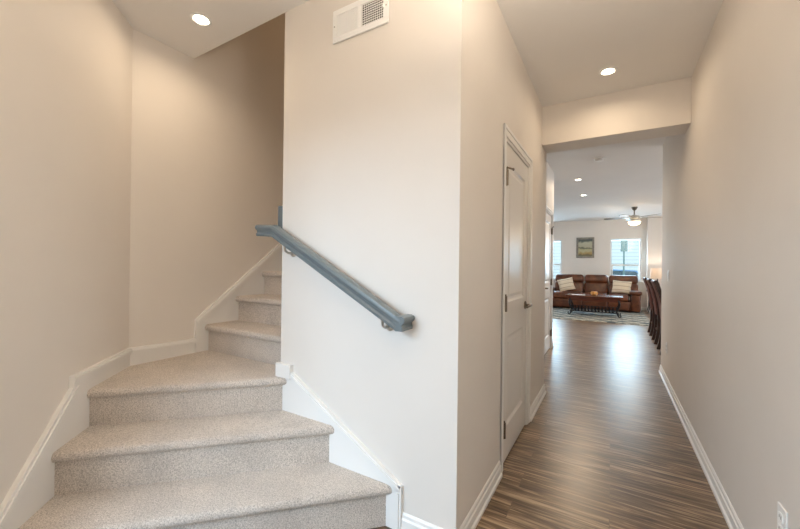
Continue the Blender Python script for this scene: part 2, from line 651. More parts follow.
b = B(); box(b, -4.6, X2 - 0.11, Y2E - 0.11, Y2E, 0, HC)
struct('wall_living_front', b, 'paint', 'living room wall left of the hall', 'wall')
b = B(); box(b, 0.64, 4.6, YRE - 0.12, YRE, 0, HC)
struct('wall_dining_front', b, 'paint', 'dining side wall right of the hall', 'wall')

# back wall with two windows
WZ0, WZ1 = 0.86, 2.15
W1, W2 = (-2.17, -1.405), (-0.055, 0.755)
b = B()
for a, c in ((-4.6, W1[0]), (W1[1], W2[0]), (W2[1], 4.6)):
    box(b, a, c, YF, YF + 0.14, 0, HC)
for a, c in (W1, W2):
    box(b, a, c, YF, YF + 0.14, 0, WZ0); box(b, a, c, YF, YF + 0.14, WZ1, HC)
box(b, 0.885, 4.6, YF - 0.22, YF, 0, HC)
struct('wall_living_back', b, 'paint', 'far living room wall behind the brown sofa', 'wall')
b = B(); box(b, -4.6, -4.48, Y2E, 8.8, 0, HC); box(b, -4.6, -4.48, 11.2, YF, 0, HC); box(b, -4.6, -4.48, 8.8, 11.2, 0, 0.7); box(b, -4.6, -4.48, 8.8, 11.2, 2.2, HC)
struct('wall_living_left', b, 'paint', 'living room wall on the left with a wide window opening', 'wall')
b = B(); box(b, 4.48, 4.6, YRE, 6.3, 0, HC); box(b, 4.48, 4.6, 10.4, YF - 0.22, 0, HC); box(b, 4.48, 4.6, 6.3, 10.4, 0, 0.3); box(b, 4.48, 4.6, 6.3, 10.4, 2.3, HC)
struct('wall_dining_right', b, 'paint', 'dining wall on the right with a wide window opening', 'wall')


def window(name, x0, x1, label):
    t = bpy.data.objects.new(name, None)
    C.objects.link(t)
    t.location = ((x0 + x1) / 2, YF, WZ0)
    t['kind'] = 'structure'; t['label'] = label; t['category'] = 'window'
    h, hw = WZ1 - WZ0, (x1 - x0) / 2
    bm = B()
    f = 0.045
    for a in ((-hw, -hw + f, 0, h), (hw - f, hw, 0, h), (-hw + f, hw - f, 0, f), (-hw + f, hw - f, h - f, h)):
        box(bm, a[0], a[1], 0.03, 0.11, a[2], a[3])
    obj('window_frame', bm, 'vinyl', t)
    mid = h * 0.37
    bm = B()
    box(bm, -hw + f, hw - f, 0.05, 0.085, mid - 0.022, mid + 0.022)
    for s in (-1, 1):
        box(bm, s * (hw - f - 0.02) - 0.014, s * (hw - f - 0.02) + 0.014, 0.05, 0.08, f, mid - 0.022)
    obj('window_sash', bm, 'vinyl', t)
    bm = B(); box(bm, -hw + f, hw - f, 0.088, 0.094, f, h - f)
    obj('window_pane', bm, 'glass', t)
    bm = B(); box(bm, -hw - 0.05, hw + 0.05, -0.045, 0.03, -0.03, 0.0, 0.004)
    obj('window_sill', bm, 'trim', t)
    return t


window('window_1', *W1, 'far living room window at the left, partly hidden by the hall wall')
window('window_2', *W2, 'far living room window above the right end of the sofa')

# baseboards
def base(name, path, label):
    bm = B(); mould(bm, path, BASE)
    return struct(name, bm, 'trim', label, 'baseboard')


base('baseboard_right', [(XR, -1.48), (XR, YRE), (0.64, YRE)][0:2], 'white baseboard along the long right hall wall')
base('baseboard_center', [(XL, 2.147), (XL, YH), (-0.835, YH)], 'white baseboard wrapping the corner between handrail wall and hall')
base('baseboard_hall', [(XL - 0.2, YB1), (XL, YB1), (XL, 3.025)], 'short white baseboard in the hall past the nearer door')
base('baseboard_recess', [(X2 - 0.3, Y2E), (X2, Y2E), (X2, 5.993)], 'tiny white baseboard past the farther door')
base('baseboard_recess_near', [(X2, 5.13), (X2, YB1)], 'white baseboard of the set back hall wall before the farther door')
base('baseboard_dining', [(XR, YRE), (0.64, YRE), (4.48, YRE)][1:], 'white baseboard on the dining side wall')
base('baseboard_back', [(0.885, YF), (-4.48, YF)], 'white baseboard below the far windows')
base('baseboard_back_bump', [(4.48, YF - 0.22), (0.885, YF - 0.22)], 'white baseboard on the projecting far wall behind the lamp')
base('baseboard_left', [w45(SD0), w45(1.30)], 'white baseboard on the angled entry wall before the stairs')

# ------------------------------------------------------------------ stair skirts (white boards along the walls)
def cap_run(bm, pts, e1, nrm, wid=0.03, th=0.024):
    pass


def board(bm, origin, e1, nrm, poly, th):
    """polygon in wall coordinates (along e1, up) standing off a wall by th"""
    o, e1, nrm = Vector(origin), Vector(e1), Vector(nrm)
    prism(bm, [o + e1 * a + Vector((0, 0, z)) for a, z in poly], nrm * th)


def capline(bm, origin, e1, nrm, pts, width=0.03, th=0.024):
    """moulding strip that follows a polyline drawn on a wall, lying below the line"""
    n = len(pts)
    V2 = [Vector(p) for p in pts]
    low = []
    for i in range(n):
        def nr(a, b):
            d = (b - a).normalized()
            return Vector((d.y, -d.x)) if d.x > 0 or (abs(d.x) < 1e-6 and d.y > 0) else Vector((-d.y, d.x))
        if i == 0:
            m = nr(V2[0], V2[1])
        elif i == n - 1:
            m = nr(V2[-2], V2[-1])
        else:
            a, c = nr(V2[i - 1], V2[i]), nr(V2[i], V2[i + 1])
            m = (a + c) / (1 + a.dot(c))
        low.append(V2[i] + m * width)
    for i in range(n - 1):
        board(bm, origin, e1, nrm, [tuple(V2[i]), tuple(V2[i + 1]), tuple(low[i + 1]), tuple(low[i])], th)
        q = 0.30
        mid0, mid1 = V2[i].lerp(low[i], q), V2[i + 1].lerp(low[i + 1], q)
        board(bm, origin, e1, nrm, [tuple(mid0), tuple(mid1), tuple(V2[i + 1].lerp(low[i + 1], 0.75)), tuple(V2[i].lerp(low[i], 0.75))], th + 0.006)


# handrail wall: diagonal skirt
b = B()
top = [(XE - 0.0, 0.655), (-1.60, 0.640), (-0.848, 0.215)]
board(b, (0, YH, 0), (1, 0, 0), (0, -1, 0), [(XE, 0.0), (XE, 0.60), (-1.60, 0.64), (-0.848, 0.21), (-0.848, 0.0)], 0.012)
capline(b, (0, YH, 0), (1, 0, 0), (0, -1, 0), [(-1.60, 0.645), (-0.835, 0.217)], 0.034, 0.02)
# upright end strip
board(b, (0, YH, 0), (1, 0, 0), (0, -1, 0), [(-0.878, 0.0), (-0.878, 0.22), (-0.835, 0.217), (-0.835, 0.0)], 0.02)
box(b, -0.858, -0.846, YH - 0.026, YH, 0, 0.185)
# block that caps the wall end
box(b, XE - 0.012, -1.572, YH - 0.03, YH, 0.592, 0.672, 0.004)
struct('trim_1', b, 'trim', 'white diagonal skirt board below the handrail', 'trim')
b = B()
box(b, XE - 0.014, XE, YH, 1.60, 0.592, 0.668)
rq = [(1.60, 0.78), (5.2, 0.78 + 3.6 * 0.788), (5.2, 0.5 + 3.6 * 0.788), (1.60, 0.5)]
board(b, (XE, 0, 0), (0, 1, 0), (-1, 0, 0), rq, 0.012)
struct('trim_2', b, 'trim', 'white skirt board on the inner side of the upper flight', 'trim')

# angled left wall skirt: falls with the lower steps, level beside the landing
n45 = (Q, Q, 0)
o45 = (XB, YC, 0)
d45 = (Q, -Q, 0)
def zl(s):
    return 0.645 - (s - 0.58) * 0.793
b = B()
board(b, o45, d45, n45, [(0, 0), (0, 0.69), (0.575, 0.69), (0.58, zl(0.58) - 0.01), (1.28, zl(1.28) - 0.01), (1.30, 0.0)], 0.012)
capline(b, o45, d45, n45, [(0.0, 0.705), (0.578, 0.700)], 0.036, 0.02)
capline(b, o45, d45, n45, [(0.562, zl(0.562)), (1.29, zl(1.29))], 0.052, 0.02)
board(b, o45, d45, n45, [(0.556, zl(0.556) - 0.03), (0.556, 0.699), (0.58, 0.699), (0.58, zl(0.58) - 0.02)], 0.022)
struct('trim_3', b, 'trim', 'white skirt board climbing the angled left wall beside the lower steps', 'trim')

# back wall skirt: level, then up the upper flight
def zu(y):
    return 0.845 + (y - 1.500) * 0.788
b = B()
board(b, (XB, 0, 0), (0, 1, 0), (1, 0, 0), [(YC, 0.5), (YC, 0.695), (1.50, 0.69), (1.50, zu(1.50) - 0.01), (5.2, zu(5.2) - 0.01), (5.2, zu(5.2) - 0.4), (1.62, 0.5)], 0.012)
capline(b, (XB, 0, 0), (0, 1, 0), (1, 0, 0), [(YC + 0.004, 0.705), (1.50, 0.697)], 0.036, 0.02)
capline(b, (XB, 0, 0), (0, 1, 0), (1, 0, 0), [(1.487, zu(1.487)), (5.2, zu(5.2))], 0.048, 0.02)
board(b, (XB, 0, 0), (0, 1, 0), (1, 0, 0), [(1.487, 0.595), (1.487, zu(1.487) - 0.008), (1.517, zu(1.517) - 0.02), (1.517, 0.595)], 0.021)
struct('trim_4', b, 'trim', 'white skirt board on the beige wall climbing beside the upper flight', 'trim')

# ------------------------------------------------------------------ staircase
stair = thing('staircase', 'beige carpeted staircase turning right behind the handrail wall', 'staircase', (0, 0, 0))
def tread(poly, nose, z, th=0.046, r=0.0215):
    """tread slab from a plan polygon; edge nose=(i, i+1) is the rounded front"""
    bm = B()
    a, bt = prism(bm, [(x, y, z) for x, y in poly], (0, 0, -th))
    i, j = nose
    bm.edges.ensure_lookup_table()
    es = []
    for ring in (a, bt):
        e = bm.edges.get((ring[i], ring[j]))
        es.append(e)
    bmesh.ops.bevel(bm, geom=es, offset=r, segments=5, profile=0.5, affect='EDGES')
    return bm


def nose_pt(c, on):
    """nose line x - y = c meets the angled wall skirt or the handrail wall skirt"""
    if on == 'left':
        k = XB + YC + 2 * Q * 0.012
        return ((k + c) / 2, (k - c) / 2)
    y = YH - 0.012
    return (c + y, y)


CN = [-2.335, -2.696, -3.060]
SET = 0.024 * 2 / math.sqrt(2)
for i, c in enumerate(CN[:2]):
    z = RISE * (i + 1)
    back = CN[i + 1] - SET - 0.02
    ov = 0.016                         # carpet folds a little past the skirt at the open end
    l0, l1 = nose_pt(c, 'left'), nose_pt(back, 'left')
    r0, r1 = nose_pt(c, 'right'), nose_pt(back, 'right')
    obj('tread', tread([l0, r0, r1, l1], (0, 1), z + 0.004), 'carpet', stair, True)
def riser(c, z0, z1):
    a, d = nose_pt(c - SET, 'left'), nose_pt(c - SET, 'right')
    e, f = nose_pt(c - SET - 0.03, 'right'), nose_pt(c - SET - 0.03, 'left')
    bm = B()
    prism(bm, [(a[0], a[1], z0), (d[0], d[1], z0), (e[0], e[1], z0), (f[0], f[1], z0)], (0, 0, z1 - z0))
    return bm
for i, c in enumerate(CN):
    obj('riser', riser(c, 0.0 if i == 0 else RISE * i - 0.01, RISE * (i + 1) - 0.04), 'carpet', stair)
# landing (third tread)
Y4 = 1.560
l0, r0 = nose_pt(CN[2], 'left'), nose_pt(CN[2], 'right')
xb = XB + 0.012
lc = (xb, YC + (0.012 * 2 * Q) - 0.012)
obj('tread', tread([l0, r0, (XE - 0.002, YH - 0.012), (XE - 0.002, Y4 + 0.05), (xb, Y4 + 0.05), lc], (0, 1), 3 * RISE), 'carpet', stair, True)
for n in range(4, 16):
    y = Y4 + 0.25 * (n - 4)
    z = RISE * n
    x0, x1 = xb, XE - 0.012
    obj('tread', tread([(x1, y), (x0, y), (x0, y + 0.30), (x1, y + 0.30)], (0, 1), z), 'carpet', stair, True)
    bm = B(); box(bm, x0, x1, y + 0.03, y + 0.06, z - RISE - 0.02, z - 0.04)
    obj('riser', bm, 'carpet', stair)

# ------------------------------------------------------------------ handrail
rail = thing('handrail', 'blue grey painted wooden handrail mounted on the pale wall', 'handrail', (0, 0, 0))
RP = [(-0.018, -0.033), (0.018, -0.033), (0.021, -0.020), (0.015, -0.012), (0.016, -0.002), (0.028, 0.008), (0.031, 0.018), (0.027, 0.028), (0.013, 0.034),
      (-0.013, 0.034), (-0.027, 0.028), (-0.031, 0.018), (-0.028, 0.008), (-0.016, -0.002), (-0.015, -0.012), (-0.021, -0.020)]
RY = 1.389
A0, A1, A2 = Vector((-1.796, RY, 1.446)), Vector((-1.660, RY, 1.438)), Vector((-0.815, RY, 0.982))
t01, t12 = (A1 - A0).normalized(), (A2 - A1).normalized()
bis = (t01 + t12).normalized()
b = B(); extr(b, RP, A1, A2, bis, None)
obj('rail', b, 'rail', rail, True)
b = B(); extr(b, RP, A0, A1, None, bis)
obj('level_end', b, 'rail', rail, True)
b = B(); extr(b, RP, (-0.813, RY - 0.028, 0.989), (-0.813, YH, 0.989))
obj('wall_return', b, 'rail', rail, True)
# gooseneck and upper rail beyond the wall corner
b = B()
box(b, -1.742, -1.700, 1.478, 1.53, 1.412, 1.60, 0.004)
obj('gooseneck', b, 'rail', rail)
b = B(); extr(b, RP, (-1.730, 1.41, 1.442), (-1.730, 1.53, 1.442))
obj('corner_piece', b, 'rail', rail, True)
b = B(); extr(b, RP, (-1.722, 1.51, 1.562), (-1.722, 3.6, 1.562 + 2.09 * 0.788))
obj('upper_rail', b, 'rail', rail, True)
for bx in (-1.580, -0.918):
    zr = A1.z + (bx - A1.x) / (A2.x - A1.x) * (A2.z - A1.z)
    b = B()
    tube(b, [(bx, YH - 0.004, zr - 0.082), (bx, YH - 0.045, zr - 0.082), (bx, YH - 0.064, zr - 0.070), (bx, RY, zr - 0.036)], 0.0065, 10)
    br = obj('bracket', b, 'nickel', rail, True)
    b = B(); lathe(b, [(0.022, 0.0), (0.022, -0.005), (0.015, -0.009), (0.008, -0.011)], axis='y', base=(bx, YH, zr - 0.082))
    obj('rosette', b, 'nickel', br, True)

# ------------------------------------------------------------------ air vent
v = thing('air_vent', 'white return air vent grille high on the handrail wall', 'vent', (-1.118, YH, 2.515))
hw, hh = 0.176, 0.086
b = B()
box(b, -hw, hw, -0.008, 0, -hh, -hh + 0.03, 0.002); box(b, -hw, hw, -0.008, 0, hh - 0.03, hh, 0.002)
box(b, -hw, -hw + 0.03, -0.008, 0, -hh + 0.03, hh - 0.03); box(b, hw - 0.03, hw, -0.008, 0, -hh + 0.03, hh - 0.03)
box(b, -0.011, 0.011, -0.008, 0, -hh + 0.03, hh - 0.03)
obj('vent_frame', b, 'plastic', v)
b = B()
for k in range(11):
    x = -hw + 0.036 + k * 0.0121
    box(b, -0.0009, 0.0009, -0.0047, 0.0047, -hh + 0.03, hh - 0.03, mtx=Matrix.Translation((x, -0.003, 0)) @ Matrix.Rotation(math.radians(-30), 4, 'Z'))
obj('closed_louver', b, 'plastic', v)
b = B()
for k in range(12):
    x = 0.017 + k * 0.0118
    box(b, -0.0011, 0.0011, -0.005, 0.005, -hh + 0.03, hh - 0.03, mtx=Matrix.Translation((x, -0.003, 0)) @ Matrix.Rotation(math.radians(40), 4, 'Z'))
for k in range(10):
    z = -hh + 0.038 + k * 0.0118
    box(b, 0.011, hw - 0.03, 0.0015, 0.0025, z, z + 0.0032)
obj('open_louver', b, 'plastic', v)
b = B(); box(b, 0.011, hw - 0.03, 0.0030, 0.0036, -hh + 0.03, hh - 0.03)
box(b, -hw + 0.03, -0.011, 0.0030, 0.0036, -hh + 0.03, hh - 0.03)
o = obj('duct_opening', b, 'ventdark', v)
b = B(); box(b, hw - 0.027, hw - 0.022, -0.018, -0.008, -0.012, 0.004)
obj('damper_lever', b, 'plastic', v)
for s in (-1, 1):
    b = B(); lathe(b, [(0.004, 0), (0.004, -0.0015), (0.002, -0.003)], axis='y', base=(s * (hw - 0.012), -0.008, 0), seg=10)
    obj('screw', b, 'nickel', v, True)
v.location.y -= 0.0045

# ------------------------------------------------------------------ interior doors
def panel_door(name, x, ya, yb, hinge_near, label, lever_y):
    """two panel door in a wall whose hall face is at x, opening from ya to yb"""
    t = bpy.data.objects.new(name, None)
    C.objects.link(t)
    t['kind'] = 'structure'; t['label'] = label; t['category'] = 'door'
    xs = x - 0.008                     # face of the slab
    th = 0.035
    y0, y1 = ya + 0.016, yb - 0.016
    z0, z1 = 0.012, DT - 0.02
    st = 0.11
    pan = [(0.22, 0.80), (1.02, z1 - 0.12)]
    bm = B()
    box(bm, xs - th, xs, y0, y0 + st, z0, z1)
    box(bm, xs - th, xs, y1 - st, y1, z0, z1)
    zz = [z0] + [q for p in pan for q in p] + [z1]
    for k in range(0, 6, 2):
        box(bm, xs - th, xs, y0 + st, y1 - st, zz[k], zz[k + 1])
    for a, c in pan:                   # recessed, raised field panels
        yA, yB = y0 + st, y1 - st
        loops = []
        for inset, dep in ((0, 0.0), (0.012, 0.010), (0.028, 0.012), (0.050, 0.004)):
            loops.append([bm.verts.new((xs - dep, yy, z)) for yy, z in ((yA + inset, a + inset), (yB - inset, a + inset), (yB - inset, c - inset), (yA + inset, c - inset))])
        for L0, L1 in zip(loops, loops[1:]):
            for k in range(4):
                bm.faces.new((L0[k], L0[(k + 1) % 4], L1[(k + 1) % 4], L1[k]))
        bm.faces.new(loops[-1])
        box(bm, xs - th, xs - 0.016, yA, yB, a, c)
    obj('door_slab', bm, 'door', t)
    # casing with a stepped profile and the jamb
    bm = B()
    cw = 0.062
    for (s, yy) in ((-1, ya), (1, yb)):
        lo, hi = (yy - cw, yy - 0.004) if s < 0 else (yy + 0.004, yy + cw)
        box(bm, x, x + 0.008, lo, hi, 0, DT + 0.0)
        o0, o1 = (lo, lo + 0.022) if s < 0 else (hi - 0.022, hi)
        box(bm, x, x + 0.014, o0, o1, 0, DT + cw, 0.003)
    box(bm, x, x + 0.008, ya - cw, yb + cw, DT + 0.004, DT + cw - 0.01)
    box(bm, x, x + 0.014, ya - cw + 0.022, yb + cw - 0.022, DT + cw - 0.022, DT + cw, 0.003)
    obj('door_casing', bm, 'trim', t)
    bm = B()
    box(bm, x - 0.11, x, ya, ya + 0.014, 0, DT); box(bm, x - 0.11, x, yb - 0.014, yb, 0, DT); box(bm, x - 0.11, x, ya + 0.014, yb - 0.014, DT - 0.014, DT)
    obj('door_jamb', bm, 'trim', t)
    yh = ya + 0.012 if hinge_near else yb - 0.012
    for z in (1.80, 1.02, 0.24):
        bm = B()
        tube(bm, [(x + 0.008, yh, z - 0.048), (x + 0.008, yh, z + 0.048)], 0.0095, 10)
        tube(bm, [(x + 0.008, yh, z + 0.048), (x + 0.008, yh, z + 0.058)], 0.005, 8)
        s = 1 if hinge_near else -1
        box(bm, x - 0.0085, x + 0.001, min(yh, yh + s * 0.032), max(yh, yh + s * 0.032), z - 0.045, z + 0.045)
        obj('hinge', bm, 'bronze', t, True)
    # top hinge carries a small pin stop
    s = 1 if hinge_near else -1
    bm = B()
    tube(bm, [(x + 0.008, yh, 1.862), (x + 0.022, yh + s * 0.03, 1.862), (x + 0.034, yh + s * 0.062, 1.862)], 0.006, 8)
    lathe(bm, [(0.009, 0.0), (0.009, 0.008)], axis='x', base=(x + 0.028, yh + s * 0.062, 1.862), seg=10)
    obj('door_stop', bm, 'bronze', t, True)
    # lever
    bm = B()
    lathe(bm, [(0.031, 0.0), (0.031, 0.006), (0.024, 0.011), (0.011, 0.013), (0.011, 0.045)], axis='x', base=(xs, lever_y, 0.955), seg=20)
    ds = -1 if hinge_near else 1
    tube(bm, [(xs + 0.043, lever_y - ds * 0.012, 0.955), (xs + 0.047, lever_y + ds * 0.04, 0.957), (xs + 0.044, lever_y + ds * 0.085, 0.953), (xs + 0.038, lever_y + ds * 0.112, 0.949)], 0.008, 10,
         radii=[0.011, 0.0095, 0.008, 0.007])
    obj('door_handle', bm, 'bronze', t, True)
    return t


panel_door('door_1', XL, D1a, D1b, True, 'nearer white two panel door in the left hall wall', D1b - 0.085)
panel_door('door_2', X2, D2a, D2b, False, 'farther white door seen edge on beyond the hall beam', D2a + 0.085)

# ------------------------------------------------------------------ recessed ceiling lights
def downlight(x, y, power, label, group, r=0.043):
    t = thing('recessed_light', label, 'ceiling light', (x, y, HC), 0, group)
    b = B(); lathe(b, [(r + 0.018, 0.0), (r + 0.018, -0.003), (r + 0.008, -0.008), (r, -0.006), (r - 0.002, -0.001)], seg=32)
    obj('trim_ring', b, 'plastic', t, True)
    b = B(); lathe(b, [(r - 0.004, -0.0065), (r - 0.012, -0.0095), (0.0, -0.011)], seg=32)
    obj('lens', b, 'lens', t, True)
    l = bpy.data.lights.new('downlight_lamp', 'AREA')
    l.shape = 'DISK'
    l.size = 2 * r
    l.energy = power
    l.color = WARM
    l.spread = math.radians(165)
    lo = bpy.data.objects.new('downlight_lamp', l)
    lo.location = (0, 0, -0.02)
    C.objects.link(lo)
    lo.parent = t
    return t


downlight(-2.171, 1.242, 2.0, 'round recessed light in the entry ceiling above the stair landing', 'recessed ceiling lights')
downlight(-0.038, 3.115, 1.9, 'round recessed light in the hall ceiling just before the beam', 'recessed ceiling lights')
downlight(-0.506, 6.726, 15, 'nearer recessed light on the living room ceiling beyond the beam', 'recessed ceiling lights')
downlight(-0.514, 8.217, 15, 'farther recessed light on the living room ceiling toward the fan', 'recessed ceiling lights')
el = thing('added_bowl_fill', 'added unseen inverted frosted bowl fill light hanging below the entry ceiling above the camera', 'ceiling light', (0.08, 0.72, HC))  # invented fixture, out of view; shines upward so the ceiling bounces soft fill
b = B(); lathe(b, [(0.065, 0), (0.065, -0.02), (0.02, -0.03)], seg=24)
obj('canopy', b, 'nickel', el, True)
b = B(); tube(b, [(0, 0, -0.02), (0, 0, -0.70)], 0.010, 12)
obj('stem', b, 'nickel', el, True)
b = B(); lathe(b, [(0.20, -0.60), (0.195, -0.63), (0.15, -0.67), (0.08, -0.695), (0.0, -0.70), (0.0, -0.692), (0.08, -0.687), (0.147, -0.663), (0.19, -0.625), (0.195, -0.60)], seg=32)
obj('glass_bowl', b, 'plastic', el, True)
l = bpy.data.lights.new('bowl_fill_lamp', 'AREA'); l.shape = 'DISK'; l.size = 0.36; l.energy = 22; l.color = (1.0, 0.84, 0.66)
lo = bpy.data.objects.new('bowl_fill_lamp', l); lo.location = (0, 0, -0.59); lo.rotation_euler = (math.pi, 0, 0); C.objects.link(lo); lo.parent = el
downlight(-1.05, 0.30, 1.6, 'added unseen recessed fill light in the entry ceiling in front of the lowest step', 'recessed ceiling lights')  # added out of view to brighten the entry walls and steps
up = downlight(-2.15, 3.3, 3.6, 'added unseen recessed fill light high in the stairwell ceiling above the upper flight', 'recessed ceiling lights')  # made-up lamp above the view, warms the stairwell and upper steps
up.location.z = 5.2
[c for c in up.children if c.type == 'LIGHT'][0].data.color = (1.0, 0.66, 0.36)

sd = thing('smoke_detector', 'small round smoke detector on the ceiling just past the beam', 'smoke detector', (-0.158, 5.564, HC))
b = B(); lathe(b, [(0.068, 0), (0.068, -0.012), (0.060, -0.018)], seg=28)
obj('mounting_base', b, 'plastic', sd, True)
b = B(); lathe(b, [(0.056, -0.018), (0.054, -0.034), (0.030, -0.040), (0.0, -0.041)], seg=28)
obj('sensor_cover', b, 'plastic', sd, True)

# ------------------------------------------------------------------ wall plates on the right wall
def plate(name, y, z, wid, hgt, label, cat):
    t = thing(name, label, cat, (XR, y, z))
    b = B(); box(b, -0.006, 0, -wid / 2, wid / 2, -hgt / 2, hgt / 2, 0.002)
    obj('cover_plate', b, 'plastic', t)
    return t


t = plate('light_switch', 4.70, 1.175, 0.075, 0.118, 'white light switch near the far end of the right wall', 'light switch')
b = B(); box(b, -0.012, -0.006, -0.017, 0.017, -0.033, 0.033, 0.002)
obj('rocker', b, 'plastic', t)


def outlet(y, z, label):
    t = plate('wall_outlet', y, z, 0.072, 0.116, label, 'outlet')
    for s in (-1, 1):
        b = B(); box(b, -0.009, -0.006, -0.0165, 0.0165, s * 0.021 - 0.014, s * 0.021 + 0.014, 0.003)
        r = obj('receptacle', b, 'plastic', t)
        b = B()
        box(b, -0.0095, -0.0085, -0.008, -0.006, s * 0.021 - 0.004, s * 0.021 + 0.006)
        box(b, -0.0095, -0.0085, 0.006, 0.008, s * 0.021 - 0.004, s * 0.021 + 0.006)
        obj('slot', b, 'slot', r)
    return t


outlet(1.743, 0.372, 'white wall outlet low on the near part of the right wall')
outlet(4.78, 0.395, 'white wall outlet low at the far end of the right wall')

# ------------------------------------------------------------------ living room: rug, sofa, cushions
b = B(); box(b, -2.45, 0.78, 9.40, 12.55, 0.0, 0.012, 0.004)
rug = tag(obj('area_rug', b, 'rug'), 'pale grey blue patterned rug under the coffee table and sofa', 'rug')

SF, SB = 11.72, 12.66       # sofa front and back
sofa = thing('sofa', 'brown leather three seat reclining sofa below the far windows', 'sofa', (0, 0, 0.012))
sx0, sx1 = -1.98, 0.72
seam = [-1.55, -0.735, -0.085, 0.42]
b = B(); box(b, sx0 + 0.05, sx1 - 0.08, SF + 0.06, SB - 0.05, 0.03, 0.30, 0.03)
obj('base', b, 'leather', sofa, True)
def puffy(x0, x1, y0, y1, z0, z1, r, mtx=None):
    bm = B()
    vs = box(bm, x0, x1, y0, y1, z0, z1, r, 4, mtx)
    return bm
for i in range(3):
    a, c = seam[i] + 0.008, seam[i + 1] - 0.008
    if i == 2:
        cb = 0.66
    else:
        cb = c
    ab = -1.56 if i == 0 else a
    b = puffy(a, c, SF + 0.0, SF + 0.62, 0.30, 0.50, 0.06)
    obj('seat_cushion', b, 'leather', sofa, True)
    b = puffy(a, c, SF - 0.015, SF + 0.05, 0.06, 0.30, 0.03)
    obj('footrest', b, 'leather', sofa, True)
    tilt = Matrix.Translation((0, SF + 0.58, 0.46)) @ Matrix.Rotation(math.radians(-12), 4, 'X') @ Matrix.Translation((0, -(SF + 0.58), -0.46))
    b = puffy(ab, cb, SF + 0.54, SF + 0.76, 0.44, 0.80, 0.07, tilt)
    bc = obj('back_cushion', b, 'leather', sofa, True)
    b = puffy(ab + 0.004, cb - 0.004, SF + 0.53, SF + 0.78, 0.78, 1.04, 0.08, tilt)
    obj('head_cushion', b, 'leather', bc, True)
for x0, x1 in ((sx0, seam[0] - 0.006), (seam[3] + 0.006, sx1)):
    b = puffy(x0 + 0.03, x1 - 0.03, SF + 0.02, SB - 0.1, 0.03, 0.50, 0.04)
    am = obj('armrest', b, 'leather', sofa, True)
    b = puffy(x0, x1, SF - 0.03, SB - 0.18, 0.49, 0.60, 0.05)
    obj('arm_pad', b, 'leather', am, True)

def cushion(name, loc, rot, wx, wz, label):
    bm = B()
    n = 10
    g = {}
    for s in (-1, 1):
        for i in range(n + 1):
            for j in range(n + 1):
                u, v_ = i / n * 2 - 1, j / n * 2 - 1
                e = max(0.0, (1 - u ** 4) * (1 - v_ ** 4))
                pinch = 1 - 0.07 * (1 - abs(u)) * (abs(v_) > 0.99) - 0.07 * (1 - abs(v_)) * (abs(u) > 0.99)
                x, y = u * wx / 2 * (1 - 0.05 * (1 - u * u) * 0) * pinch, v_ * wz / 2 * pinch
                key = (i, j, 0 if (i in (0, n) or j in (0, n)) else s)
                if key not in g:
                    g[key] = bm.verts.new((x, y, s * 0.07 * e ** 0.6 if key[2] else 0))
    for s in (-1, 1):
        for i in range(n):
            for j in range(n):
                q = []
                for (a, c) in ((i, j), (i + 1, j), (i + 1, j + 1), (i, j + 1)):
                    q.append(g[(a, c, 0 if (a in (0, n) or c in (0, n)) else s)])
                bm.faces.new(q if s > 0 else q[::-1])
    o = obj(name, bm, 'pillow', None, True)
    o.location = loc
    o.rotation_euler = rot
    return tag(o, label, 'cushion', 'cream striped sofa cushions')


cushion('throw_pillow', (-1.20, SF + 0.30, 0.725), Euler((math.radians(66), 0, math.radians(6)), 'XYZ'), 0.44, 0.40, 'cream striped cushion leaning in the left corner of the brown sofa')
bpy.data.objects['throw_pillow'].rotation_euler = Euler((math.radians(66), math.radians(-14), math.radians(8)), 'XYZ')
cushion('throw_pillow', (0.245, SF + 0.30, 0.705), Euler((math.radians(66), math.radians(4), math.radians(-4)), 'XYZ'), 0.47, 0.38, 'cream striped cushion at the right end of the brown sofa')

# coffee table
ct = thing('coffee_table', 'dark red brown coffee table with curved black iron legs on the rug', 'coffee table', (-0.39, 10.62, 0.012))
b = B(); box(b, -0.64, 0.64, -0.33, 0.33, 0.475, 0.515, 0.008)
obj('tabletop', b, 'darkwood', ct)
b = B()
box(b, -0.58, 0.58, -0.29, -0.27, 0.38, 0.475); box(b, -0.58, 0.58, 0.27, 0.29, 0.38, 0.475)
box(b, -0.58, -0.56, -0.27, 0.27, 0.38, 0.475); box(b, 0.56, 0.58, -0.27, 0.27, 0.38, 0.475)
obj('apron', b, 'darkwood', ct)
for sx in (-1, 1):
    for sy in (-1, 1):
        X, Yq = sx * 0.535, sy * 0.27
        b = B()
        pts = []
        for k in range(15):
            u = k / 14
            z = 0.43 - u * 0.40
            off = 0.028 * math.sin(u * math.pi * 2.0) + 0.012 * (u > 0.8) * (u - 0.8) / 0.2
            pts.append((X + sx * off, Yq + sy * off * 0.4, z))
        tube(b, pts, 0.02, 8, [0.026 - 0.010 * (k / 14) for k in range(15)])
        ang = [(X + sx * (0.028 + 0.03 * math.cos(t)), Yq, 0.044 + 0.03 * math.sin(t)) for t in [math.pi * 1.15 + q * 0.45 for q in range(10)]]
        tube(b, ang, 0.011, 8)
        obj('leg', b, 'iron', ct, True)
b = B()
box(b, -0.53, 0.53, -0.26, -0.235, 0.10, 0.125); box(b, -0.53, 0.53, 0.235, 0.26, 0.10, 0.125)
for k in range(14):
    x = -0.50 + k * 1.0 / 13
    box(b, x - 0.022, x + 0.022, -0.25, 0.25, 0.112, 0.122)
    box(b, x - 0.018, x + 0.018, -0.262, -0.250, 0.12, 0.25)
box(b, -0.53, 0.53, -0.26, -0.24, 0.245, 0.262)
obj('lower_shelf', b, 'iron', ct)

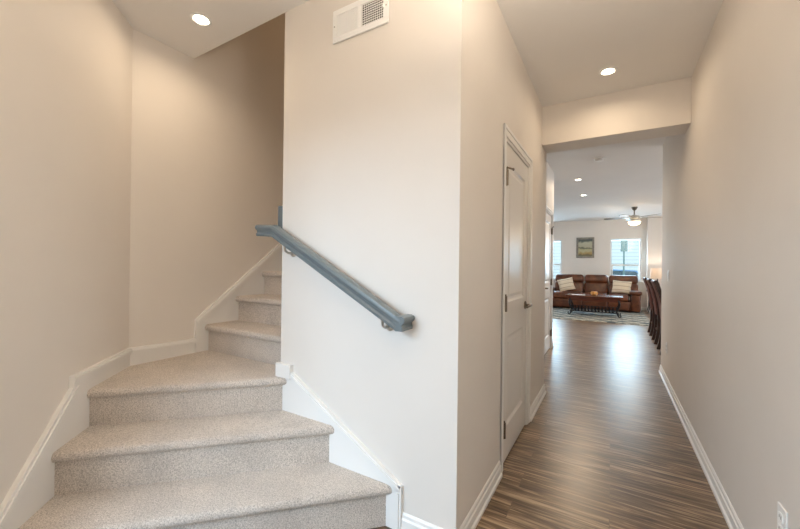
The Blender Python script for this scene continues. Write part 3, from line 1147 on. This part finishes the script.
# things on the coffee table
pk = thing('gourd_ornament', 'small golden orange gourd ornament on the middle of the coffee table', 'ornament', (-0.39, 10.58, 0.527))
b = B()
for k in range(8):
    t = 2 * math.pi * k / 8
    vs = bmesh.ops.create_icosphere(b, subdivisions=2, radius=0.048)['verts']
    bmesh.ops.transform(b, matrix=Matrix.Translation((0.042 * math.cos(t), 0.042 * math.sin(t), 0.056)) @ Matrix.Diagonal((1, 1, 1.15, 1)), verts=vs)
obj('body', b, 'gold', pk, True)
b = B(); tube(b, [(0, 0, 0.085), (0.004, 0, 0.115), (0.018, 0, 0.135)], 0.009, 8)
obj('stem', b, 'darkwood', pk, True)
b = B()
box(b, -0.16, 0.16, -0.11, 0.11, 0.0, 0.006); 
o = obj('magazine', b, 'paper', None); o.location = (-0.76, 10.58, 0.527); o.rotation_euler = (0, 0, 0.15)
tag(o, 'pale flat magazine lying on the left part of the coffee table', 'magazine')

# ------------------------------------------------------------------ picture
pf = thing('framed_picture', 'grey framed landscape picture on the far wall above the sofa', 'picture', (-0.735, YF, 1.885))
fw, fh, ft = 0.255, 0.325, 0.06
b = B()
box(b, -fw, fw, -0.03, 0, fh - ft, fh, 0.004); box(b, -fw, fw, -0.03, 0, -fh, -fh + ft, 0.004)
box(b, -fw, -fw + ft, -0.03, 0, -fh + ft, fh - ft, 0.004); box(b, fw - ft, fw, -0.03, 0, -fh + ft, fh - ft, 0.004)
obj('picture_frame', b, 'frame', pf)
b = B(); box(b, -fw + ft, fw - ft, -0.016, -0.004, -fh + ft, fh - ft)
obj('canvas', b, 'picture', pf)

# ------------------------------------------------------------------ end table and lamp
et = thing('end_table', 'small black iron end table right of the sofa holding the lamp', 'side table', (1.08, 12.15, 0))
b = B(); box(b, -0.23, 0.23, -0.23, 0.23, 0.60, 0.625, 0.005)
obj('tabletop', b, 'darkwood', et)
for sx in (-1, 1):
    for sy in (-1, 1):
        b = B()
        tube(b, [(sx * 0.19, sy * 0.19, 0.60), (sx * 0.165, sy * 0.165, 0.40), (sx * 0.17, sy * 0.17, 0.18), (sx * 0.215, sy * 0.215, 0.012)], 0.013, 8)
        obj('leg', b, 'iron', et, True)
b = B(); box(b, -0.17, 0.17, -0.17, 0.17, 0.17, 0.185)
obj('lower_shelf', b, 'iron', et)

lp = thing('table_lamp', 'lit table lamp with a warm fabric drum shade on the end table', 'lamp', (1.09, 12.15, 0.625))
b = B(); lathe(b, [(0.075, 0), (0.075, 0.012), (0.03, 0.03), (0.022, 0.06), (0.05, 0.13), (0.055, 0.18), (0.03, 0.24), (0.012, 0.27), (0.012, 0.42)], seg=20)
obj('lamp_base', b, 'iron', lp, True)
b = B()
r0_, r1_, za, zb = 0.185, 0.155, 0.34, 0.63
seg = 32
ring = lambda r, z: [b.verts.new((r * math.cos(2 * math.pi * k / seg), r * math.sin(2 * math.pi * k / seg), z)) for k in range(seg)]
Ra, Rb, Rc, Rd = ring(r0_, za), ring(r1_, zb), ring(r1_ - 0.004, zb), ring(r0_ - 0.004, za)
for P_, Q_ in ((Ra, Rb), (Rb, Rc), (Rc, Rd), (Rd, Ra)):
    for k in range(seg):
        b.faces.new((P_[k], P_[(k + 1) % seg], Q_[(k + 1) % seg], Q_[k]))
obj('lamp_shade', b, 'shade', lp, True)
b = B(); lathe(b, [(0.012, 0.42), (0.03, 0.47), (0.03, 0.50), (0.012, 0.53), (0, 0.535)], seg=16)
obj('bulb', b, 'bulb', lp, True)
l = bpy.data.lights.new('table_lamp_light', 'POINT'); l.energy = 5; l.color = (1.0, 0.80, 0.64); l.shadow_soft_size = 0.04
lo = bpy.data.objects.new('table_lamp_light', l); lo.location = (0, 0, 0.57); C.objects.link(lo); lo.parent = lp

# ------------------------------------------------------------------ ceiling fan
fan = thing('ceiling_fan', 'brushed metal ceiling fan with lit glass bowl and dark blades', 'ceiling fan', (0.46, 10.4, HC))
b = B(); lathe(b, [(0.068, 0), (0.066, -0.02), (0.035, -0.07), (0.018, -0.085)], seg=24)
obj('canopy', b, 'bronze', fan, True)
b = B(); tube(b, [(0, 0, -0.07), (0, 0, -0.20)], 0.013, 12)
obj('downrod', b, 'bronze', fan, True)
b = B(); lathe(b, [(0.03, -0.19), (0.075, -0.205), (0.118, -0.225), (0.122, -0.265), (0.108, -0.290), (0.085, -0.30), (0.085, -0.325), (0.10, -0.335), (0.10, -0.355)], seg=32)
obj('motor_housing', b, 'nickel', fan, True)
b = B(); lathe(b, [(0.128, -0.352), (0.130, -0.372), (0.118, -0.405), (0.085, -0.432), (0.04, -0.445), (0, -0.447)], seg=32)
obj('light_bowl', b, 'bowl', fan, True)
for k in range(5):
    th = math.radians(27 + 72 * k)
    rot = Matrix.Rotation(th, 4, 'Z')
    pit = Matrix.Translation((0, 0, -0.255)) @ Matrix.Rotation(math.radians(11), 4, 'X')
    b = B()
    pts = [(0.20, -0.045), (0.26, -0.058), (0.50, -0.068), (0.60, -0.064), (0.645, -0.045), (0.66, 0), (0.645, 0.045), (0.60, 0.064), (0.50, 0.068), (0.26, 0.058), (0.20, 0.045)]
    prism(b, [(x, y, -0.003) for x, y in pts], (0, 0, 0.006))
    bmesh.ops.transform(b, matrix=rot @ pit, verts=b.verts[:])
    bl = obj('blade', b, 'fanblade', fan)
    b = B()
    box(b, 0.10, 0.25, -0.02, 0.02, -0.010, -0.003, 0.002)
    bmesh.ops.transform(b, matrix=rot @ pit, verts=b.verts[:])
    obj('blade_iron', b, 'nickel', bl)
b = B(); tube(b, [(-0.095, -0.02, -0.34), (-0.095, -0.02, -0.50)], 0.0025, 6)
obj('pull_chain', b, 'nickel', fan)
l = bpy.data.lights.new('fan_light', 'POINT'); l.energy = 10; l.color = WARM; l.shadow_soft_size = 0.25
lo = bpy.data.objects.new('fan_light', l); lo.location = (0, 0, -0.66); C.objects.link(lo); lo.parent = fan

pn = thing('added_pendant_fill', 'added unseen white glass globe pendant fill light hanging over the dining side, right of the chairs', 'ceiling light', (3.2, 7.5, HC))  # added behind the right wall to warm the living room ceiling
b = B(); lathe(b, [(0.06, 0), (0.06, -0.02), (0.015, -0.035)], seg=24)
obj('canopy', b, 'bronze', pn, True)
b = B(); tube(b, [(0, 0, -0.03), (0, 0, -0.72)], 0.006, 8)
obj('stem', b, 'bronze', pn, True)
b = B(); lathe(b, [(0.03, -0.70), (0.09, -0.74), (0.125, -0.82), (0.12, -0.90), (0.08, -0.96), (0.0, -0.985)], seg=28)
obj('globe', b, 'bowl', pn, True)
l = bpy.data.lights.new('pendant_fill_lamp', 'POINT'); l.energy = 44; l.color = WARM; l.shadow_soft_size = 0.1
lo = bpy.data.objects.new('pendant_fill_lamp', l); lo.location = (0.20, 0, -0.82); C.objects.link(lo); lo.parent = pn

# ------------------------------------------------------------------ dining chairs (seen from the side, facing right)
def make_chair(label):
    t = thing('dining_chair', label, 'chair', (0, 0, 0), 0, 'dining chairs along the right')
    W = 0.20
    b = B(); box(b, 0.07, 0.50, -W - 0.02, W + 0.02, 0.43, 0.50, 0.025, 3)
    obj('seat', b, 'chairleather', t, True)
    b = B(); box(b, 0.08, 0.48, -W, W, 0.37, 0.43)
    obj('seat_frame', b, 'chairwood', t)
    # curved back panel
    prof = [(0.085, 0.48), (0.075, 0.58), (0.055, 0.72), (0.020, 0.88), (-0.030, 1.02), (-0.045, 1.05)]
    b = B()
    front, back = [], []
    for x, z in prof:
        front.append([b.verts.new((x + 0.026 + 0.012 * (1 - (k / 4 - 1) ** 2) * -1, -W * 1.0 + k * W / 4 * 1.0, z)) for k in range(9)])
        back.append([b.verts.new((x - 0.034 - 0.012 * (1 - (k / 4 - 1) ** 2), -W * 1.0 + k * W / 4 * 1.0, z)) for k in range(9)])
    n = len(prof)
    for G in (front, back):
        for i in range(n - 1):
            for k in range(8):
                b.faces.new((G[i][k], G[i][k + 1], G[i + 1][k + 1], G[i + 1][k]))
    for i in range(n - 1):
        for k in (0, 8):
            b.faces.new((front[i][k], front[i + 1][k], back[i + 1][k], back[i][k]))
    for i in (0, n - 1):
        for k in range(8):
            b.faces.new((front[i][k], front[i][k + 1], back[i][k + 1], back[i][k]))
    obj('backrest', b, 'chairleather', t, True)
    for s in (-1, 1):
        y = s * (W + 0.005)
        b = B()
        pts = [(-0.05, 1.06), (-0.035, 1.02), (0.018, 0.88), (0.055, 0.72), (0.075, 0.58), (0.082, 0.45), (0.074, 0.25), (0.054, 0.10), (0.030, 0.0)]
        for (x0, z0), (x1, z1) in zip(pts, pts[1:]):
            prism(b, [(x0 - 0.024, y - 0.022, z0), (x0 + 0.024, y - 0.022, z0), (x0 + 0.024, y + 0.022, z0), (x0 - 0.024, y + 0.022, z0)], (x1 - x0, 0, z1 - z0))
        obj('leg', b, 'chairwood', t)
        b = B()
        prism(b, [(0.44, y - 0.02, 0.43), (0.48, y - 0.02, 0.43), (0.48, y + 0.02, 0.43), (0.44, y + 0.02, 0.43)], (0, 0, -0.43))
        obj('leg', b, 'chairwood', t)
    b = B(); box(b, 0.075, 0.46, -0.012, 0.012, 0.20, 0.225); box(b, 0.06, 0.085, -W, W, 0.20, 0.225)
    obj('stretcher', b, 'chairwood', t)
    b = B(); box(b, -0.068, -0.022, -W - 0.024, W + 0.024, 1.045, 1.075, 0.008)
    obj('top_rail', b, 'chairwood', t)
    return t


def copy_tree(o, parent=None):
    c = o.copy()
    C.objects.link(c)
    if parent:
        c.parent = parent
    for ch in list(o.children):
        copy_tree(ch, c)
    return c


ch = make_chair('dark brown leather dining chair, nearest of three beside the right wall end')
ch.location = (0.600, 6.60, 0)
for y, lab in ((7.44, 'dark brown leather dining chair, middle one of three in the row'), (8.28, 'dark brown leather dining chair, farthest of three toward the rug')):
    c = copy_tree(ch)
    c.location = (0.600, y, 0)
    c['label'] = lab

# ------------------------------------------------------------------ outside the far windows
b = B(); box(b, -14, 14, 13.1, 40, -0.5, -0.3); box(b, -14, 14, -14, -1.65, -0.5, -0.3); box(b, -14, -4.65, -1.65, 13.1, -0.5, -0.3)
struct('ground', b, 'asphalt', 'grey pavement outside the house', 'ground')
hs = thing('neighbor_house', 'pale sided house across the street beyond the far windows', 'house', (0, 24, -0.3))
b = B(); box(b, -8, 8, 0, 6, 0, 6.5)
obj('wall', b, 'siding', hs)
for x in (-5.9, -4.0, 2.6, 4.6):
    b = B(); box(b, x - 0.5, x + 0.5, -0.05, 0.0, 1.2, 2.9)
    wf = obj('window', b, 'vinyl', hs)
    b = B(); box(b, x - 0.42, x + 0.42, -0.07, -0.05, 1.28, 2.82)
    obj('pane', b, 'carglass', wf)
b = B(); prism(b, [(-8.4, -0.4, 6.5), (-8.4, 6.4, 6.5), (-8.4, 3.0, 9.0)], (16.8, 0, 0))
obj('roof', b, 'roofing', hs)
ss = thing('street_sign', 'grey green street sign on a thin pole outside the right window', 'sign', (0.42, 17.2, -0.3))
b = B(); tube(b, [(0, 0, 0), (0, 0, 3.2)], 0.03, 8)
obj('pole', b, 'signgrey', ss)
b = B(); box(b, -0.12, 0.12, -0.045, -0.03, 2.22, 2.70)
obj('sign_panel', b, 'signgrey', ss)
car = thing('car', 'blue parked car outside the right far window', 'car', (0.4, 20.2, -0.3))
b = B()
prof = [(-2.2, 0.35), (2.2, 0.35), (2.25, 0.75), (1.9, 0.95), (1.1, 1.0), (0.55, 1.45), (-0.9, 1.5), (-1.7, 1.05), (-2.2, 0.95)]
prism(b, [(x, -0.85, z) for x, z in prof], (0, 1.7, 0))
bmesh.ops.bevel(b, geom=b.edges[:], offset=0.06, segments=2, profile=0.5, affect='EDGES')
obj('body', b, 'carpaint', car, True)
b = B(); prism(b, [(x, -0.86, z) for x, z in [(-1.45, 1.06), (0.92, 1.06), (0.5, 1.40), (-0.85, 1.44)]], (0, 1.72, 0))
obj('side_window', b, 'carglass', car)
for sx in (-1.35, 1.4):
    for y in (-0.87, 0.67):
        b = B(); lathe(b, [(0.30, 0), (0.33, 0.03), (0.33, 0.17), (0.30, 0.2)], axis='y', base=(sx, y, 0.33), seg=20)
        obj('wheel', b, 'tyre', car, True)
